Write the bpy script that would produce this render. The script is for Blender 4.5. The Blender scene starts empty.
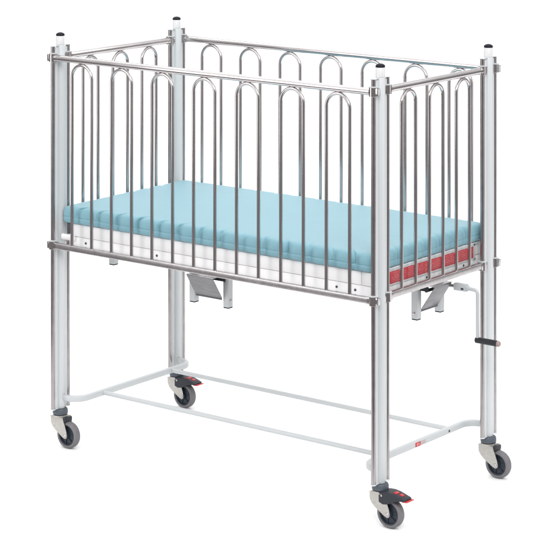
import bpy, bmesh, math, random
from mathutils import Vector, Matrix, noise
random.seed(7)
PI = math.pi
S = bpy.context.scene
C = S.collection
W, D = 1.3719, 0.6342          # distance between post centres
OFF = 0.038                    # guide tubes stand this far from the post centre
Z0 = 0.135                     # bottom of the posts
ZT, ZB = 1.3685, 0.7125        # heights of the top and bottom rails

# ------------------------------------------------------------------ materials
def mat(name, col, rough=0.5, metal=0.0, bump=None, var=None, coat=0.0, spec=0.5, stretch=None, rvar=None):
    m = bpy.data.materials.new(name); m.use_nodes = True
    nt = m.node_tree; b = nt.nodes['Principled BSDF']
    b.inputs['Base Color'].default_value = (*col, 1)
    b.inputs['Roughness'].default_value = rough
    b.inputs['Metallic'].default_value = metal
    b.inputs['Coat Weight'].default_value = coat
    b.inputs['Specular IOR Level'].default_value = spec
    tc = nt.nodes.new('ShaderNodeTexCoord')
    def nz(scale, det, st=None):
        n = nt.nodes.new('ShaderNodeTexNoise')
        n.inputs['Scale'].default_value = scale; n.inputs['Detail'].default_value = det
        if st:
            mp = nt.nodes.new('ShaderNodeMapping'); mp.inputs['Scale'].default_value = st
            nt.links.new(tc.outputs['Object'], mp.inputs['Vector']); nt.links.new(mp.outputs['Vector'], n.inputs['Vector'])
        else: nt.links.new(tc.outputs['Object'], n.inputs['Vector'])
        return n
    if var:
        n = nz(var[0], 4, stretch); r = nt.nodes.new('ShaderNodeValToRGB')
        r.color_ramp.elements[0].position = 0.3; r.color_ramp.elements[1].position = 0.7
        k = var[1]
        r.color_ramp.elements[0].color = (*[c*(1-k) for c in col], 1)
        r.color_ramp.elements[1].color = (*[min(1, c*(1+k)) for c in col], 1)
        nt.links.new(n.outputs['Fac'], r.inputs['Fac']); nt.links.new(r.outputs['Color'], b.inputs['Base Color'])
    if rvar:
        n = nz(rvar[0], 3, stretch); mr = nt.nodes.new('ShaderNodeMapRange')
        mr.inputs['To Min'].default_value = rough-rvar[1]; mr.inputs['To Max'].default_value = rough+rvar[1]
        nt.links.new(n.outputs['Fac'], mr.inputs['Value']); nt.links.new(mr.outputs['Result'], b.inputs['Roughness'])
    if bump:
        n = nz(bump[0], 3, stretch); bp = nt.nodes.new('ShaderNodeBump')
        bp.inputs['Strength'].default_value = bump[1]; bp.inputs['Distance'].default_value = bump[2]
        nt.links.new(n.outputs['Fac'], bp.inputs['Height']); nt.links.new(bp.outputs['Normal'], b.inputs['Normal'])
    return m

M = {}
M['chrome'] = mat('polished_steel', (.56, .53, .53), .16, 1, var=(9, .07), rvar=(14, .05))
M['satin'] = mat('satin_steel_tube', (.40, .375, .378), .26, 1, var=(30, .07), rvar=(20, .05))
M['steel'] = mat('brushed_steel', (.50, .475, .48), .27, 1, var=(60, .08), rvar=(40, .06), stretch=(1, 1, 1))
M['plate'] = mat('brushed_plate', (.235, .235, .245), .42, .75, var=(22, .12), stretch=(1, 1, 7), bump=(30, .08, .001))
M['sleeve'] = mat('white_nylon_sleeve', (.68, .68, .685), .4)
M['edge'] = mat('dark_steel_edge', (.10, .10, .115), .45, .5)
M['zinc'] = mat('zinc_plated_steel', (.46, .445, .42), .36, .85, var=(90, .08))
M['white'] = mat('white_powder_coat', (.50, .52, .53), .38, 0, bump=(900, .05, .0005), rvar=(8, .05))
M['post'] = mat('pale_grey_extrusion', (.595, .62, .63), .36, 0.0, rvar=(6, .05), bump=(700, .04, .0005))
M['base'] = mat('white_laminate', (.88, .875, .88), .42, 0, var=(5, .015))
M['cap'] = mat('black_rubber', (.006, .007, .012), .45, 0, spec=.22)
M['dark'] = mat('charcoal_plastic', (.024, .028, .036), .45, 0, spec=.3, bump=(500, .08, .0005))
M['collar'] = mat('slate_grey_plastic', (.065, .08, .10), .45, 0, bump=(500, .06, .0005))
M['hub'] = mat('dark_blue_grey_plastic', (.017, .024, .036), .4, 0, spec=.35)
M['tyre'] = mat('grey_rubber', (.145, .14, .15), .62, 0, var=(70, .10), bump=(300, .1, .0005))
M['red'] = mat('red_plastic', (.50, .02, .028), .4, 0)
M['grip'] = mat('black_grip', (.010, .011, .016), .5, 0, bump=(500, .15, .0006))

def mattress_mat():
    m = mat('pale_blue_coated_fabric', (.190, .385, .455), .52, 0)
    nt = m.node_tree; b = nt.nodes['Principled BSDF']
    b.inputs['Sheen Weight'].default_value = .15
    tc = nt.nodes.new('ShaderNodeTexCoord')
    w1 = nt.nodes.new('ShaderNodeTexNoise'); w1.inputs['Scale'].default_value = 420; w1.inputs['Detail'].default_value = 2
    w2 = nt.nodes.new('ShaderNodeTexNoise'); w2.inputs['Scale'].default_value = 9; w2.inputs['Detail'].default_value = 4
    for w in (w1, w2): nt.links.new(tc.outputs['Object'], w.inputs['Vector'])
    r = nt.nodes.new('ShaderNodeValToRGB')
    r.color_ramp.elements[0].position = .3; r.color_ramp.elements[0].color = (.184, .376, .446, 1)
    r.color_ramp.elements[1].position = .7; r.color_ramp.elements[1].color = (.197, .395, .467, 1)
    mx = nt.nodes.new('ShaderNodeMath'); mx.operation = 'ADD'
    s1 = nt.nodes.new('ShaderNodeMath'); s1.operation = 'MULTIPLY'; s1.inputs[1].default_value = .5
    s2 = nt.nodes.new('ShaderNodeMath'); s2.operation = 'MULTIPLY'; s2.inputs[1].default_value = .5
    nt.links.new(w1.outputs['Fac'], s1.inputs[0]); nt.links.new(w2.outputs['Fac'], s2.inputs[0])
    nt.links.new(s1.outputs[0], mx.inputs[0]); nt.links.new(s2.outputs[0], mx.inputs[1])
    nt.links.new(mx.outputs[0], r.inputs['Fac']); nt.links.new(r.outputs['Color'], b.inputs['Base Color'])
    bp = nt.nodes.new('ShaderNodeBump'); bp.inputs['Strength'].default_value = .25; bp.inputs['Distance'].default_value = .0008
    nt.links.new(w1.outputs['Fac'], bp.inputs['Height'])
    bp2 = nt.nodes.new('ShaderNodeBump'); bp2.inputs['Strength'].default_value = .35; bp2.inputs['Distance'].default_value = .006
    nt.links.new(w2.outputs['Fac'], bp2.inputs['Height']); nt.links.new(bp.outputs['Normal'], bp2.inputs['Normal'])
    nt.links.new(bp2.outputs['Normal'], b.inputs['Normal'])
    return m
M['mattress'] = mattress_mat()

def label_mat():
    # red notice printed with blocks of fine pale lines; runs along y, height along z
    m = bpy.data.materials.new('printed_red_notice'); m.use_nodes = True
    nt = m.node_tree; N = nt.nodes.new; L = nt.links.new; b = nt.nodes['Principled BSDF']
    b.inputs['Roughness'].default_value = .4
    tc = N('ShaderNodeTexCoord'); sp = N('ShaderNodeSeparateXYZ'); L(tc.outputs['Object'], sp.inputs[0])
    def math_(op, a, v=None):
        n = N('ShaderNodeMath'); n.operation = op
        for i, q in enumerate((a, v)):
            if q is None: continue
            if isinstance(q, (int, float)): n.inputs[i].default_value = q
            else: L(q, n.inputs[i])
        return n.outputs[0]
    rows = math_('LESS_THAN', math_('FRACT', math_('MULTIPLY', sp.outputs['Z'], 180)), .38)
    blocks = math_('LESS_THAN', math_('FRACT', math_('MULTIPLY', sp.outputs['Y'], 10.45)), .90)
    wv = N('ShaderNodeTexNoise'); wv.inputs['Scale'].default_value = 1; wv.inputs['Detail'].default_value = 1
    mp = N('ShaderNodeMapping'); mp.inputs['Scale'].default_value = (1, 330, 180); L(tc.outputs['Object'], mp.inputs['Vector']); L(mp.outputs['Vector'], wv.inputs['Vector'])
    letters = math_('GREATER_THAN', wv.outputs['Fac'], .46)
    f = math_('MULTIPLY', math_('MULTIPLY', rows, blocks), letters)
    mx = N('ShaderNodeMix'); mx.data_type = 'RGBA'
    mx.inputs['A'].default_value = (.46, .03, .045, 1); mx.inputs['B'].default_value = (.60, .20, .21, 1)
    L(f, mx.inputs['Factor']); L(mx.outputs['Result'], b.inputs['Base Color'])
    return m
M['notice'] = label_mat()

# ------------------------------------------------------------------ mesh helpers
def finish(bm, name, m, parent=None, sharp=40, mats=None):
    bmesh.ops.recalc_face_normals(bm, faces=bm.faces)
    for f in bm.faces: f.smooth = True
    for e in bm.edges:
        if len(e.link_faces) == 2 and e.calc_face_angle(0) > math.radians(sharp): e.smooth = False
    me = bpy.data.meshes.new(name); bm.to_mesh(me); bm.free()
    for q in (mats or [m]): me.materials.append(q)
    o = bpy.data.objects.new(name, me); C.objects.link(o)
    if parent: o.parent = parent
    return o

def empty(name, loc, parent=None):
    o = bpy.data.objects.new(name, None); C.objects.link(o); o.location = loc
    o.empty_display_size = .1
    if parent: o.parent = parent
    return o

def tag(o, label=None, cat=None, group=None, kind=None):
    if label: o['label'] = label
    if cat: o['category'] = cat
    if group: o['group'] = group
    if kind: o['kind'] = kind

def box(bm, c, s, bev=0.0, rot=None, seg=2, mi=0):
    t = bmesh.new(); bmesh.ops.create_cube(t, size=1)
    bmesh.ops.scale(t, vec=s, verts=t.verts)
    if bev: bmesh.ops.bevel(t, geom=list(t.edges), offset=bev, segments=seg, profile=.6, affect='EDGES')
    if rot: bmesh.ops.transform(t, matrix=rot, verts=t.verts)
    bmesh.ops.translate(t, vec=c, verts=t.verts)
    for f in t.faces: f.material_index = mi
    merge(bm, t)

def merge(bm, t):
    mp = {v: bm.verts.new(v.co) for v in t.verts}
    for f in t.faces:
        try:
            nf = bm.faces.new([mp[v] for v in f.verts]); nf.material_index = f.material_index
        except ValueError: pass
    t.free()

def circle(r, n=20): return [(r*math.cos(2*PI*i/n), r*math.sin(2*PI*i/n)) for i in range(n)]
def rsq(w, h, r, k=4):
    out = []
    for cx, cy, a0 in ((w/2-r, h/2-r, 0), (-w/2+r, h/2-r, PI/2), (-w/2+r, -h/2+r, PI), (w/2-r, -h/2+r, 3*PI/2)):
        for i in range(k+1): out.append((cx+r*math.cos(a0+PI/2*i/k), cy+r*math.sin(a0+PI/2*i/k)))
    return out

def sweep(bm, path, prof, up=Vector((0, 0, 1)), cap=True):
    P = [Vector(p) for p in path]; rings = []
    for i, p in enumerate(P):
        t = (P[min(i+1, len(P)-1)]-P[max(i-1, 0)]).normalized()
        u = up
        if abs(t.dot(u)) > .95:
            u = Vector((0, 1, 0)) if abs(t.y) < .9 else Vector((1, 0, 0))
        sx = t.cross(u).normalized(); sy = sx.cross(t)
        rings.append([bm.verts.new(p+sx*a+sy*b) for a, b in prof])
    n = len(prof)
    for i in range(len(rings)-1):
        for j in range(n): bm.faces.new((rings[i][j], rings[i][(j+1) % n], rings[i+1][(j+1) % n], rings[i+1][j]))
    if cap: bm.faces.new(rings[0][::-1]); bm.faces.new(rings[-1])

def hoop_sweep(bm, path, r, normal, n=14):
    # planar path; frame from the plane's normal so it never twists
    P = [Vector(p) for p in path]; N = Vector(normal); rings = []
    for i, p in enumerate(P):
        t = (P[min(i+1, len(P)-1)]-P[max(i-1, 0)]).normalized(); s = t.cross(N).normalized()
        rings.append([bm.verts.new(p+s*(r*math.cos(2*PI*k/n))+N*(r*math.sin(2*PI*k/n))) for k in range(n)])
    for i in range(len(rings)-1):
        for j in range(n): bm.faces.new((rings[i][j], rings[i][(j+1) % n], rings[i+1][(j+1) % n], rings[i+1][j]))
    bm.faces.new(rings[0][::-1]); bm.faces.new(rings[-1])

def lathe(bm, prof, axis='z', c=(0, 0, 0), n=32):
    # prof: (radius, height) list, closed at both ends by caps where radius > 0
    rings = []
    for r, h in prof:
        if r < 1e-6:
            q = {'z': (0, 0, h), 'y': (0, h, 0), 'x': (h, 0, 0)}[axis]
            rings.append([bm.verts.new(Vector(q)+Vector(c))]); continue
        ring = []
        for i in range(n):
            a = 2*PI*i/n; u, v = r*math.cos(a), r*math.sin(a)
            q = {'z': (u, v, h), 'y': (u, h, v), 'x': (h, u, v)}[axis]
            ring.append(bm.verts.new(Vector(q)+Vector(c)))
        rings.append(ring)
    for a, b in zip(rings, rings[1:]):
        for j in range(n):
            k = (j+1) % n
            if len(a) == 1 and len(b) == 1: continue
            if len(a) == 1: bm.faces.new((a[0], b[j], b[k]))
            elif len(b) == 1: bm.faces.new((a[j], a[k], b[0]))
            else: bm.faces.new((a[j], a[k], b[k], b[j]))
    for ring in (rings[0], rings[-1]):
        if len(ring) > 1: bm.faces.new(ring)

def cyl(bm, r, a, b, axis='z', c=(0, 0, 0), n=24, ch=.0008):
    lathe(bm, [(r-ch, a), (r, a+ch), (r, b-ch), (r-ch, b)], axis, c, n)

def plate(bm, pts, y0, y1, bev=.0006):
    # outline in xz extruded in y
    t = bmesh.new(); vs = [t.verts.new((x, y0, z)) for x, z in pts]; f = t.faces.new(vs)
    g = bmesh.ops.extrude_face_region(t, geom=[f])
    bmesh.ops.translate(t, vec=(0, y1-y0, 0), verts=[v for v in g['geom'] if isinstance(v, bmesh.types.BMVert)])
    if bev:
        ed = [e for e in t.edges if len(e.link_faces) == 2 and e.calc_face_angle(0) > 1.0]
        bmesh.ops.bevel(t, geom=ed, offset=bev, segments=2, profile=.6, affect='EDGES')
    merge(bm, t)

def clone(o, parent, loc=None, name=None):
    c = o.copy(); C.objects.link(c); c.parent = parent
    if loc is not None: c.location = loc
    for ch in list(o.children): clone(ch, c)
    return c

# ------------------------------------------------------------------ setting: seamless white studio sweep
YAW = .6568
fwd = Vector((-math.sin(YAW), math.cos(YAW), 0)); rgt = Vector((math.cos(YAW), math.sin(YAW), 0))
ctr = Vector((W/2, D/2, 0))
bm = bmesh.new(); prof = []
near, far, R_, top = -1.3, 4.2, 1.2, 3.2
prof.append((near, 0)); prof.append((0, 0)); prof.append((far-R_, 0))
for i in range(1, 17):
    a = PI/2*i/16; prof.append((far-R_+R_*math.sin(a), R_-R_*math.cos(a)))
prof.append((far, top))
rows = []
for d, z in prof:
    rows.append([bm.verts.new(ctr+fwd*d+rgt*s+Vector((0, 0, z))) for s in (-1.45-(d-near)*.32, -.7, 0, 2, 4.5)])
for a, b in zip(rows, rows[1:]):
    for j in range(4): bm.faces.new((a[j], a[j+1], b[j+1], b[j]))
M['sweep'] = mat('white_studio_paper', (.90, .90, .90), .9, 0, spec=.0)
bd = finish(bm, 'floor', M['sweep']); tag(bd, kind='structure')

# ------------------------------------------------------------------ the cot
cot = empty('hospital_cot', (W/2, D/2, 0))
tag(cot, 'hospital baby cot on castors, chrome hoop bars between pale grey corner posts', 'cot')
OX = Vector((-W/2, -D/2, 0))    # local = world + OX
def L_(x, y, z): return (x-W/2, y-D/2, z)

# corner post: built round its own axis
def make_post():
    bm = bmesh.new()
    lathe(bm, [(.0148, Z0), (.0155, Z0+.001), (.0155, 1.4095), (.0146, 1.4112)], n=32)
    for s in (-1, 1):
        # web of the extrusion joining the round core to the guide tube
        box(bm, (0, s*.0235, (Z0+1.405)/2), (.0075, .0165, 1.405-Z0-.004), .0012)
    p = finish(bm, 'corner_post', M['post'])
    bm = bmesh.new(); lathe(bm, [(.0145, 1.4114), (.0152, 1.4122), (.0152, 1.4415), (.0145, 1.4424)], n=32)
    finish(bm, 'post_sleeve', M['sleeve'], p)
    bm = bmesh.new()
    lathe(bm, [(.0150, 1.4426), (.0156, 1.4434), (.0156, 1.4462), (.0140, 1.4495), (.0095, 1.4525), (.0045, 1.4540), (0, 1.4543)], n=32)
    finish(bm, 'post_cap', M['cap'], p)
    for s in (-1, 1):
        bm = bmesh.new(); cyl(bm, .0077, Z0+.003, 1.4075, c=(0, s*OFF, 0), n=24)
        finish(bm, 'guide_tube', M['satin'], p)
        bm = bmesh.new()
        cyl(bm, .0108, 1.4076, 1.4106, c=(0, s*OFF, 0)); box(bm, (0, s*.024, 1.4091), (.011, .02, .0029), .0008)
        finish(bm, 'top_end_plate', M['post'], p)
        bm = bmesh.new()
        cyl(bm, .0092, Z0-.001, Z0+.0029, c=(0, s*OFF, 0)); box(bm, (0, s*.024, Z0+.001), (.011, .02, .0036), .0008)
        finish(bm, 'bottom_end_plate', M['post'], p)
    return p
post0 = make_post()
corners = [(0, 0), (W, 0), (0, D), (W, D)]
for i, (x, y) in enumerate(corners):
    if i == 0: post0.parent = cot; post0.location = L_(x, y, 0); p0 = post0
    else: clone(post0, cot, L_(x, y, 0))

# castor: stem on the origin, wheel trailing to +x
def make_caster(brake):
    TR, WR, WH = .040, .046, .0135
    bm = bmesh.new()
    # fork: top dish, two cheeks drawn down to the axle
    lathe(bm, [(.020, .1045), (.0255, .1055), (.0262, .1085), (.0255, .1118), (.010, .1125)], n=32)
    out = [(-.0262, .1085), (-.0268, .094), (-.0255, .084), (-.0200, .074), (-.0080, .0625), (.0080, .0530), (.0290, .0400)]
    for k in range(8):
        a = math.radians(232+k*(360+10-232)/7); out.append((TR+.0098*math.cos(a), .046+.0098*math.sin(a)))
    out += [(.0470, .062), (.0400, .080), (.0330, .095), (.0300, .1085)]
    for s in (-1, 1):
        plate(bm, out, s*.0185, s*.0211)
        box(bm, (.002, s*.018, .1068), (.056, .012, .0035), .001)
    box(bm, (.001, 0, .1066), (.0525, .036, .0040), .001)
    f = finish(bm, 'caster', M['zinc'])
    bm = bmesh.new()
    lathe(bm, [(.0225, .1128), (.0262, .1150), (.0270, .1190), (.0266, .1290), (.0240, .1335), (.0165, .1348)], n=36)
    finish(bm, 'collar', M['collar'], f)
    # tyre
    bm = bmesh.new()
    lathe(bm, [(.0352, -WH+.0015), (.0362, -WH), (.0415, -WH), (.0442, -WH+.0022), (.0456, -WH+.006), (WR, 0), (.0456, WH-.006), (.0442, WH-.0022), (.0415, WH), (.0362, WH), (.0352, WH-.0015)], 'y', (TR, 0, .046), 48)
    for ff in [q for q in bm.faces if len(q.verts) > 8]: bm.faces.remove(ff)
    finish(bm, 'tyre', M['tyre'], f, 50)
    bm = bmesh.new()
    lathe(bm, [(.010, -.0165), (.0125, -.0158), (.0128, -.0085), (.0290, -.0070), (.0312, -.0118), (.0346, -.0128), (.0353, -.0115), (.0353, .0115), (.0346, .0128), (.0312, .0118), (.0290, .0070), (.0128, .0085), (.0125, .0158), (.010, .0165)], 'y', (TR, 0, .046), 48)
    for k in range(6):
        a = 2*PI*k/6+.3
        for s in (-1, 1):
            box(bm, (TR+.021*math.cos(a), s*.0088, .046+.021*math.sin(a)), (.018, .0045, .0030), .0006, Matrix.Rotation(-a, 4, 'Y'))
    finish(bm, 'wheel_hub', M['hub'], f)
    bm = bmesh.new()
    for s in (-1, 1):
        lathe(bm, [(.0062, s*.0212), (.0064, s*.0222), (.0050, s*.0242), (.0022, s*.0245), (.0018, s*.0236), (0, s*.0236)], 'y', (TR, 0, .046), 18)
    cyl(bm, .0035, -.0213, .0213, 'y', (TR, 0, .046), 12)
    finish(bm, 'axle_bolt', M['steel'], f)
    bm = bmesh.new()
    box(bm, (.034, 0, .100), (.012, .037, .016), .003)
    finish(bm, 'fork_stop', M['dark'], f)
    if brake:
        # pedal: a ribbed wedge over the wheel, drooping to its lip
        bm = bmesh.new()
        secs = [(.010, .1130, .0820, .0235), (.026, .1165, .0770, .0250), (.045, .1170, .0800, .0255), (.066, .1142, .0910, .0245), (.088, .1088, .0965, .0225), (.102, .1040, .0975, .0205), (.106, .1010, .0985, .0190)]
        rings = []
        for x, zt, zb, hw in secs:
            c = .003 if zt-zb > .01 else .001
            rings.append([bm.verts.new((x, a, b)) for a, b in ((-hw, zb), (-hw, zt-c), (-hw+c*1.4, zt), (0, zt+.0012), (hw-c*1.4, zt), (hw, zt-c), (hw, zb), (hw-.003, zb), (hw-.003, zt-.004), (-hw+.003, zt-.004), (-hw+.003, zb))])
        for a, b in zip(rings, rings[1:]):
            n = len(a)
            for j in range(n): bm.faces.new((a[j], a[(j+1) % n], b[(j+1) % n], b[j]))
        bm.faces.new(rings[0]); bm.faces.new(rings[-1])
        finish(bm, 'brake_pedal', M['dark'], f, 30)
        bm = bmesh.new()
        r = Matrix.Rotation(math.radians(17), 4, 'Y')
        box(bm, (.0655, -.004, .1150), (.011, .020, .0035), .001, r)
        finish(bm, 'brake_tab', M['red'], f); bm = bmesh.new()
        box(bm, (.0835, -.001, .1103), (.012, .015, .0035), .001, r)
        finish(bm, 'brake_tab', M['red'], f); bm = bmesh.new()
        box(bm, (.105, 0, .0968), (.020, .040, .0030), .0012, Matrix.Rotation(math.radians(-4), 4, 'Y'))
        finish(bm, 'brake_lip', M['red'], f)
        bm = bmesh.new(); lathe(bm, [(.0036, -.0256), (.0036, -.0268), (.002, -.0275), (0, -.0275)], 'y', (.022, 0, .104), 14)
        finish(bm, 'pedal_pin', M['zinc'], f)
    return f
cas = make_caster(False); brk = make_caster(True)
cas.parent = cot; cas.location = L_(0, 0, 0)
brk.parent = cot; brk.location = L_(W, 0, 0)
clone(brk, cot, L_(0, D, 0)); clone(cas, cot, L_(W, D, 0))
brk['label'] = 'castor with black brake pedal and red tabs'

# guards: local frame runs along x from 0 to length, at y = 0
def make_guard(name, ln, nh, gap, lift=0.0):
    bm = bmesh.new()
    sweep(bm, [(.011, 0, ZT), (ln/2, 0, ZT), (ln-.011, 0, ZT)], circle(.0115, 28))
    g = finish(bm, name, M['chrome'])
    bm = bmesh.new()
    sweep(bm, [(.011, 0, ZB+lift), (ln/2, 0, ZB+lift), (ln-.011, 0, ZB+lift)], rsq(.019, .0205, .0030))
    finish(bm, 'bottom_rail', M['steel'], g)
    hr = gap/2; za = ZT-.0115-.0060+.0012
    bm = bmesh.new()
    path = [(-hr, 0, ZB+.0105), (-hr, 0, ZB+.2), (-hr, 0, ZB+.4)]
    for k in range(0, 21):
        a = PI-PI*k/20; path.append((hr*math.cos(a), 0, za-hr+hr*math.sin(a)))
    path += [(hr, 0, ZB+.4), (hr, 0, ZB+.2), (hr, 0, ZB+.0105)]
    hoop_sweep(bm, path, .0060, (0, 1, 0))
    h = finish(bm, 'hoop_bar', M['chrome'])
    for i in range(nh):
        o = h if i == 0 else h.copy()
        if i: C.objects.link(o)
        o.parent = g; o.location = (gap*(1.5+2*i), 0, 0)
    for ax, sgn in ((0, 1), (ln, -1)):
        for z, hh in ((ZT, .0145), (ZB, .0145)):
            bm = bmesh.new()
            lathe(bm, [(.0079, -hh), (.0135, -hh), (.0142, -hh+.0008), (.0142, hh-.0008), (.0135, hh), (.0079, hh)], 'z', (ax, 0, z), 28)
            for s in (-1, 1):   # ears of the clamp
                box(bm, (ax-sgn*.0165, s*.0052, z), (.010, .0030, .024), .0008)
            sweep(bm, [(ax+sgn*.010, 0, z), (ax+sgn*.019, 0, z)], circle(.0127, 24) if z == ZT else rsq(.0205, .0240, .003))
            finish(bm, 'rail_clamp', M['chrome'], g)
            bm = bmesh.new()
            lathe(bm, [(.0078, z+hh+.0001), (.0155, z+hh+.0001), (.0155, z+hh+.0026), (.0078, z+hh+.0026)], 'z', (ax, 0, 0), 28)
            finish(bm, 'clamp_washer', M['post'], g)
            bm = bmesh.new(); box(bm, (ax-sgn*.0172, 0, z), (.0095, .0066, .020), .0006)
            finish(bm, 'clamp_insert', M['post'], g)
    return g
fg = make_guard('side_guard', W, 7, W/15)
fg.parent = cot; fg.location = L_(0, -OFF, 0)
bg_ = clone(fg, cot, L_(0, D+OFF, 0))
eg = make_guard('end_guard', D-2*OFF, 3, (D-2*OFF)/7, .0025)
eg.parent = cot; eg.location = L_(W, OFF, 0); eg.rotation_euler = (0, 0, PI/2)
e2 = clone(eg, cot, L_(0, OFF, 0))

# ------------------------------------------------------------------ bed base
PX0, PX1, PY0, PY1, PZ0, PZ1 = .062, W-.026, -.004, D+.002, .706, .7895
bm = bmesh.new()
box(bm, ((PX0+PX1)/2, (PY0+PY1)/2, (PZ0+.7445)/2), (PX1-PX0, PY1-PY0, .7445-PZ0), .0025)      # lower frame
box(bm, ((PX0+1.300)/2, (PY0+PY1)/2, (PZ1+.7465)/2), (1.300-PX0, PY1-PY0-.001, PZ1-.7465), .002)    # upper tray
box(bm, ((1.3022+PX1)/2, (PY0+PY1)/2, (PZ1+.7465)/2), (PX1-1.3022, PY1-PY0-.001, PZ1-.7465), .002)
box(bm, ((PX0+PX1)/2, (PY0+PY1)/2, .7455), (PX1-PX0-.012, PY1-PY0-.012, .0025), 0)
box(bm, ((PX0+PX1)/2, PY0-.003, .7105), (PX1-PX0-.02, .0055, .0085), .002)
base = finish(bm, 'bed_base', M['base'], cot); base.location = OX
def sub(bm, name, m, parent=None, **k):
    return finish(bm, name, m, parent or base, **k)
bm = bmesh.new(); box(bm, (PX1+.0010, (.045+.578)/2, .7585), (.0018, .533, .0385), .0004)
sub(bm, 'red_notice', M['notice'])
bm = bmesh.new()
box(bm, (PX1+.0011, .585, .757), (.0022, .010, .058), .0008)
box(bm, (PX1+.0011, .32, .7350), (.0022, .55, .0045), .0008)
box(bm, (PX1+.0011, .32, .7835), (.0022, .58, .0070), .0008)
sub(bm, 'edge_trim', M['white'])
for x in (.45, 1.205, 1.278, .125):
    bm = bmesh.new()
    lathe(bm, [(.0042, PY0), (.0042, PY0-.0016), (.0030, PY0-.0024), (.0018, PY0-.0024), (.0016, PY0-.001), (0, PY0-.001)], 'y', (x, 0, .7285), 18)
    sub(bm, 'screw', M['collar'])
for y in (.07, .30, .52):
    bm = bmesh.new()
    lathe(bm, [(.0040, PX1), (.0040, PX1+.0016), (.0028, PX1+.0024), (.0016, PX1+.0024), (.0014, PX1+.001), (0, PX1+.001)], 'x', (0, y, .7245), 18)
    sub(bm, 'screw', M['collar'])
# white buffers at the head end
for y in (-.013, D+.013):
    bm = bmesh.new(); sweep(bm, [(.024, y, .742), (.045, y, .742), (.075, y, .742)], rsq(.017, .021, .007))
    sub(bm, 'corner_buffer', M['base'])
bm = bmesh.new(); box(bm, (.047, .006, .769), (.026, .014, .036), .002)
sub(bm, 'corner_gap_block', M['edge'])  # dark block filling the gap below the mattress corner
# dark strip seen just above the end rail
bm = bmesh.new(); box(bm, (1.354, .317, .7105), (.012, .53, .006), .001)
sub(bm, 'end_dark_strip', M['dark'])

# short legs of the tilt mechanism
def stub(x, y, zb, face=None):
    bm = bmesh.new(); w = .024
    box(bm, (x, y, (zb+.0035+PZ0)/2), (w, w, PZ0-zb-.0035), .002)
    if face: pass
    o = finish(bm, 'adjuster_leg', M['white'], cot); o.location = OX
    bm = bmesh.new(); box(bm, (x, y, zb+.0016), (w-.0015, w-.0015, .0034), .001)
    finish(bm, 'leg_foot', M['cap'], o)
    return o
def bolt(o, c, ax, sgn):
    bm = bmesh.new()
    i = 'xy'.index(ax); cc = list(c); h = cc[i]; cc[i] = 0
    lathe(bm, [(.0062, h), (.0062, h+sgn*.0014), (.0045, h+sgn*.0024), (.002, h+sgn*.0024), (.002, h+sgn*.0010), (0, h+sgn*.0010)], ax, cc, 20)
    finish(bm, 'bolt', M['steel'], o)
ly, lz = .100, .5645
s1 = stub(.528, ly, lz); s2 = stub(.676, ly, lz); bolt(s2, (.688, ly, lz+.026), 'x', 1)
rx = 1.270
s3 = stub(rx, .352, lz); s4 = stub(rx, .490, lz); bolt(s3, (rx-.002, .340, lz+.024), 'y', -1)
s5 = stub(.161, .10, .6415)

def slab(p, q, r_, s, th):   # quad plate p,q,r,s with thickness th
    bm = bmesh.new(); P = [Vector(v) for v in (p, q, r_, s)]
    n = (P[1]-P[0]).cross(P[3]-P[0]).normalized()*th
    a = [bm.verts.new(v) for v in P]; b = [bm.verts.new(v+n) for v in P]
    bm.faces.new(a); bm.faces.new(b)
    for i in range(4): bm.faces.new((a[i], a[(i+1) % 4], b[(i+1) % 4], b[i]))
    bmesh.ops.bevel(bm, geom=list(bm.edges), offset=.0008, segments=2, profile=.6, affect='EDGES')
    return bm
def tilt(dirn):
    if dirn == 'front':
        P = lambda a, o, z: (a, o, z)
        a0, a1, ot, ob, zt, zb = .551, .667, .030, .079, .6715, .5985
        back = .024
    else:
        P = lambda a, o, z: (o, a, z)
        a0, a1, ot, ob, zt, zb = .366, .468, 1.334, 1.279, .675, .594
        back = -.034
    bm = slab(P(a0, ot, zt), P(a1, ot, zt), P(a1, ob, zb), P(a0, ob, zb), .0022)
    o = finish(bm, 'adjuster_plate', M['plate'], cot); o.location = OX
    bm = slab(P(a0, ot, zt+.0012), P(a1, ot, zt+.0012), P(a1, ot+back, zt+.0016), P(a0, ot+back, zt+.0016), .0022)
    finish(bm, 'plate_flange', M['steel'], o)
    bm = slab(P(a0+.001, ob-back*.03, zb+.0015), P(a1-.001, ob-back*.03, zb+.0015), P(a1-.001, ob+back*.02, zb-.0060), P(a0+.001, ob+back*.02, zb-.0060), .002)
    finish(bm, 'plate_lip', M['edge'], o)
tilt('front'); tilt('end')
bm = bmesh.new(); cyl(bm, .0065, .53, .675, 'x', (0, .086, .6605)); o = finish(bm, 'pivot_rod', M['dark'], cot); o.location = OX
bm = bmesh.new(); cyl(bm, .0055, .364, .478, 'y', (1.300, 0, .6605)); o = finish(bm, 'pivot_rod', M['dark'], cot); o.location = OX
bm = bmesh.new(); box(bm, (1.290, .360, .668), (.046, .007, .016), .002); o = finish(bm, 'pivot_bracket', M['dark'], cot); o.location = OX

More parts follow.
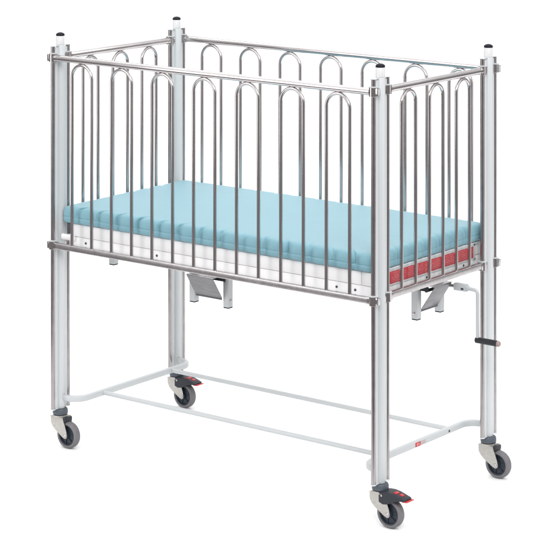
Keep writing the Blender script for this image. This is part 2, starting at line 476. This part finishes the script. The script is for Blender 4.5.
# crank with black grip
CY, CZ = .475, .6630
bm = bmesh.new()
path = [(1.436, CY, CZ-.001), (1.462, CY, CZ-.002)]
for k in range(0, 9):
    a = PI/2*k/8; path.append((1.468+.012*math.sin(a), CY, CZ-.0145+.012*math.cos(a)))
path += [(1.480, CY, .60), (1.480, CY, .4960)]
hoop_prof = rsq(.0125, .0125, .0035)
hoop_sweep(bm, path, .0064, (0, 1, 0), 16)
crank = finish(bm, 'crank', M['white'], cot); crank.location = OX+Vector((-.049, 0, 0))
bm = bmesh.new(); cyl(bm, .0060, 1.305, 1.402, 'x', (0, CY, CZ)); finish(bm, 'crank_shaft', M['steel'], crank)
bm = bmesh.new(); sweep(bm, [(1.392, CY, CZ), (1.415, CY, CZ), (1.438, CY, CZ)], rsq(.022, .024, .005)); cyl(bm, .0085, 1.438, 1.4455, 'x', (0, CY, CZ))
finish(bm, 'crank_joint', M['white'], crank)
bm = bmesh.new(); box(bm, (1.426, CY-.0108, CZ-.003), (.010, .0012, .006), .0004); finish(bm, 'joint_slot', M['dark'], crank)
bm = bmesh.new(); lathe(bm, [(.0075, 1.472), (.0100, 1.474), (.0104, 1.480), (.0100, 1.484), (.0100, 1.548), (.0104, 1.553), (.0096, 1.556)], 'x', (0, CY, .4970), 28)
finish(bm, 'grip', M['grip'], crank)
bm = bmesh.new(); lathe(bm, [(.0092, 1.5562), (.0100, 1.558), (.0098, 1.562), (.0070, 1.566), (0, 1.5675)], 'x', (0, CY, .4970), 24)
finish(bm, 'grip_tip', mat('brown_grey_cap', (.32, .25, .24), .4), crank)

# ------------------------------------------------------------------ undercarriage
def ubar(sx, x0, inset):
    r = .052; xi = x0+sx*inset; pts = []
    pts.append((x0+sx*.012, .0045, .172)); pts.append((x0+sx*(inset-r)*.6, .0045, .172))
    for k in range(0, 11):
        a = PI/2*k/10; pts.append((xi-sx*r+sx*r*math.sin(a), .0045+r-r*math.cos(a), .172))
    pts.append((xi, D/2, .172))
    for k in range(0, 11):
        a = PI/2*k/10; pts.append((xi-sx*r+sx*r*math.cos(a), D-.0045-r+r*math.sin(a), .172))
    pts.append((x0+sx*(inset-r)*.6, D-.0045, .172)); pts.append((x0+sx*.012, D-.0045, .172))
    bm = bmesh.new(); sweep(bm, pts, rsq(.019, .0205, .0052))
    o = finish(bm, 'end_bar', M['white'], cot, 50); o.location = OX
    return o
u1 = ubar(1, 0, .078); u2 = ubar(-1, W, .072)
for y, z in ((.134, .172), (.509, .172)):
    bm = bmesh.new(); cyl(bm, .0078, .078+.0085, W-.072-.0085, 'x', (0, y, z), 20)
    o = finish(bm, 'long_bar', M['white'], cot); o.location = OX
xf = W-.072+.0095
bm = bmesh.new(); box(bm, (xf+.0005, .304, .172), (.0008, .030, .0135), .0002); finish(bm, 'maker_label', M['red'], u2)
mp_ = mat('pale_pink_print', (.8, .45, .45), .5); mt_ = mat('rose_grey_print', (.48, .34, .34), .5)
for dy, dz, w, h in ((-.006, .0022, .005, .0022), (.002, .0022, .006, .0022), (-.004, -.0018, .009, .0022), (.006, -.0018, .004, .0022)):
    bm = bmesh.new(); box(bm, (xf+.0011, .304+dy, .172+dz), (.0006, w, h), 0); finish(bm, 'label_print', mp_, u2)
for k in range(3):
    bm = bmesh.new(); box(bm, (xf+.0005, .336, .1765-.0045*k), (.0006, .026-.003*(k % 2), .0018), 0); finish(bm, 'label_text', mt_, u2)
bm = bmesh.new(); lathe(bm, [(.0040, xf-.001), (.0040, xf+.0007), (0, xf+.0007)], 'x', (0, .490, .172), 16); finish(bm, 'bolt_hole', M['dark'], u2)

# ------------------------------------------------------------------ mattress (a thing of its own)
MX0, MX1, MY0, MY1, MZ0, MZ1 = .019, W-.0185, -.0175, D+.0175, .7905, .8495
def mattress():
    bm = bmesh.new()
    hx, hy = (MX1-MX0)/2, (MY1-MY0)/2; cx, cy = (MX0+MX1)/2, (MY0+MY1)/2; rc = .022
    per = []   # (x, y, nx, ny)
    def seg(a, b, n, nx, ny):
        for i in range(n):
            t = i/n; per.append((a[0]+(b[0]-a[0])*t, a[1]+(b[1]-a[1])*t, nx, ny))
    def arc(c, a0):
        for i in range(8):
            a = a0+PI/2*i/8; per.append((c[0]+rc*math.cos(a), c[1]+rc*math.sin(a), math.cos(a), math.sin(a)))
    seg((-hx+rc, -hy), (hx-rc, -hy), 420, 0, -1); arc((hx-rc, -hy+rc), -PI/2)
    seg((hx, -hy+rc), (hx, hy-rc), 220, 1, 0); arc((hx-rc, hy-rc), 0)
    seg((hx-rc, hy), (-hx+rc, hy), 420, 0, 1); arc((-hx+rc, hy-rc), PI/2)
    seg((-hx, hy-rc), (-hx, -hy+rc), 220, -1, 0); arc((-hx+rc, -hy+rc), PI)
    H = MZ1-MZ0
    # profile: (inset from the edge, height, dent weight)
    prof = [(.05, 0, 0), (.016, .0, .2), (.008, .0012, .3), (.003, .0045, .35), (.0006, .0100, .45), (0, .0180, .65), (.0002, .0205, .75), (.0016, .0222, .8), (.0018, .0235, .85), (.0004, .0252, .9),
            (0, .0280, 1), (.0004, .0380, 1), (.0020, .0460, 1), (.0060, .0525, .95), (.0110, .0562, .85), (.0170, .0582, .7), (.0240, .0590, .5), (.034, H, .3), (.046, H, .12), (.06, H, .03), (.09, H, 0), (.13, H, 0), (.19, H, 0)]
    gx, gy = W/15, (D-2*OFF)/7
    xs = [gx*k for k in range(1, 15)]; ys = [OFF+gy*k for k in range(1, 7)]
    rnd = random.Random(3)
    def mk(lst, off): return [(v+off+rnd.uniform(-.006, .006), rnd.uniform(.45, 1.3), rnd.uniform(-.012, .014)) for v in lst]
    DF, DR, DB, DL = mk(xs, .004), mk(ys, .006), mk(xs, 0), mk(ys, 0)
    def dent(w, lst, depth_in):
        # sharp on the side of the bar, easing away along the bulge
        d = 0
        for c, a, sl in lst:
            t = w-c-sl*depth_in/.03
            if -.03 < t < .07:
                d = max(d, a*(math.exp(-(t/.0030)**2) if t < 0 else math.exp(-t/.009)))
        return d
    rings = []
    for ins, z, wgt in prof:
        ring = []
        for x, y, nx, ny in per:
            wx, wy = x+cx, y+cy
            if ny < -.7: d = dent(wx, DF, ins); amp = .0115
            elif nx > .7: d = dent(wy, DR, ins); amp = .0150
            elif ny > .7: d = dent(wx, DB, ins); amp = .006
            elif nx < -.7: d = dent(wy, DL, ins); amp = .008
            else: d = .2; amp = .006
            k = d*amp*wgt
            # shrink towards the middle keeps rings nested
            fx = max(0.0, hx-ins)/hx; fy = max(0.0, hy-ins)/hy
            px = x*fx if abs(ny) > .7 else (x-math.copysign(ins, x)*abs(nx) if abs(nx) > .7 else x*fx)
            py = y*fy if abs(nx) > .7 else (y-math.copysign(ins, y)*abs(ny) if abs(ny) > .7 else y*fy)
            if abs(nx) <= .7 and abs(ny) <= .7: px = x*fx; py = y*fy
            fxp, fyp = cx+px, cy+py
            nn = noise.noise(Vector((fxp*9, fyp*9, z*14)))*.0022+noise.noise(Vector((fxp*31, fyp*31, z*60)))*.0010
            e = nn*wgt-k
            zz = MZ0+z
            fd = max(0, 1-ins/.17)
            if z > .03: zz += -k*.55*(1 if ins > .002 else .3)+noise.noise(Vector((fxp*6, fyp*6, 3.1)))*.0016*(z/H)*fd+noise.noise(Vector((fxp*2.2, fyp*2.2, 8)))*.0015*(z/H)*fd
            if z < .012: zz += abs(nn)*.3
            ring.append(bm.verts.new((cx+px+nx*e, cy+py+ny*e, zz)))
        rings.append(ring)
    n = len(per)
    for a, b in zip(rings, rings[1:]):
        for j in range(n): bm.faces.new((a[j], a[(j+1) % n], b[(j+1) % n], b[j]))
    bm.faces.new(rings[0][::-1])
    bm.faces.new(rings[-1])
    for v in bm.verts: v.co -= Vector((cx, cy, MZ0))
    o = finish(bm, 'mattress', M['mattress'], sharp=75); o.location = (cx, cy, MZ0)
    return o
mt = mattress()
tag(mt, 'pale blue wipe-clean mattress with bulging edges lying on the cot base inside the bars', 'mattress')

# ------------------------------------------------------------------ light
def area(name, loc, target, sx, sy, power, col=(1, 1, 1), spread=180):
    l = bpy.data.lights.new(name, 'AREA'); l.shape = 'RECTANGLE'; l.size = sx; l.size_y = sy; l.energy = power; l.color = col
    l.spread = math.radians(spread)
    o = bpy.data.objects.new(name, l); C.objects.link(o); o.location = loc
    o.rotation_euler = (Vector(target)-Vector(loc)).to_track_quat('-Z', 'Y').to_euler()
    return o
area('overhead_softbox', ctr+fwd*.3+Vector((0, 0, 4.2)), ctr+fwd*.3, 5.5, 5.5, 80)
area('left_softbox', ctr-rgt*3.6-fwd*1.6+Vector((0, 0, 1.7)), ctr+Vector((0, 0, .8)), 1.6, 2.6, 40)
area('right_softbox', ctr+rgt*3.8-fwd*1.0+Vector((0, 0, 1.7)), ctr+Vector((0, 0, .7)), 1.2, 2.6, 16)
area('background_light', ctr+fwd*1.6+Vector((0, 0, 3.6)), ctr+fwd*4.1+Vector((0, 0, .6)), 6.5, .8, 75)
area('front_fill', ctr-fwd*4.8+rgt*.9+Vector((0, 0, 3.9)), ctr+Vector((0, 0, .8)), 3.6, 2.0, 165)  # added fill from the camera side, brightens the post and base fronts

w = bpy.data.worlds.new('World'); S.world = w; w.use_nodes = True
nt = w.node_tree; b = nt.nodes['Background']
tc = nt.nodes.new('ShaderNodeTexCoord'); sp = nt.nodes.new('ShaderNodeSeparateXYZ'); rp = nt.nodes.new('ShaderNodeValToRGB')
nt.links.new(tc.outputs['Generated'], sp.inputs[0]); nt.links.new(sp.outputs['Z'], rp.inputs['Fac']); nt.links.new(rp.outputs['Color'], b.inputs['Color'])
rp.color_ramp.elements[0].position = 0.0; rp.color_ramp.elements[0].color = (.27, .255, .26, 1)
rp.color_ramp.elements[1].position = .5; rp.color_ramp.elements[1].color = (1, 1, 1, 1)
b.inputs['Strength'].default_value = .95

# ------------------------------------------------------------------ camera
cd = bpy.data.cameras.new('Camera'); cam = bpy.data.objects.new('Camera', cd); C.objects.link(cam); S.camera = cam
cam.location = (5.4991, -5.8964, 2.3951); cam.rotation_euler = (PI/2, 0, YAW)
cd.sensor_width = 36; cd.sensor_fit = 'HORIZONTAL'; cd.lens = 2282.94/550*36
cd.shift_x = 0; cd.shift_y = -(275+235.37)/550
cd.clip_start = .1; cd.clip_end = 200

S.render.engine = 'CYCLES'
S.render.resolution_x = S.render.resolution_y = 1024
S.view_settings.view_transform = 'Standard'; S.view_settings.look = 'None'
S.view_settings.exposure = 0; S.view_settings.gamma = 1
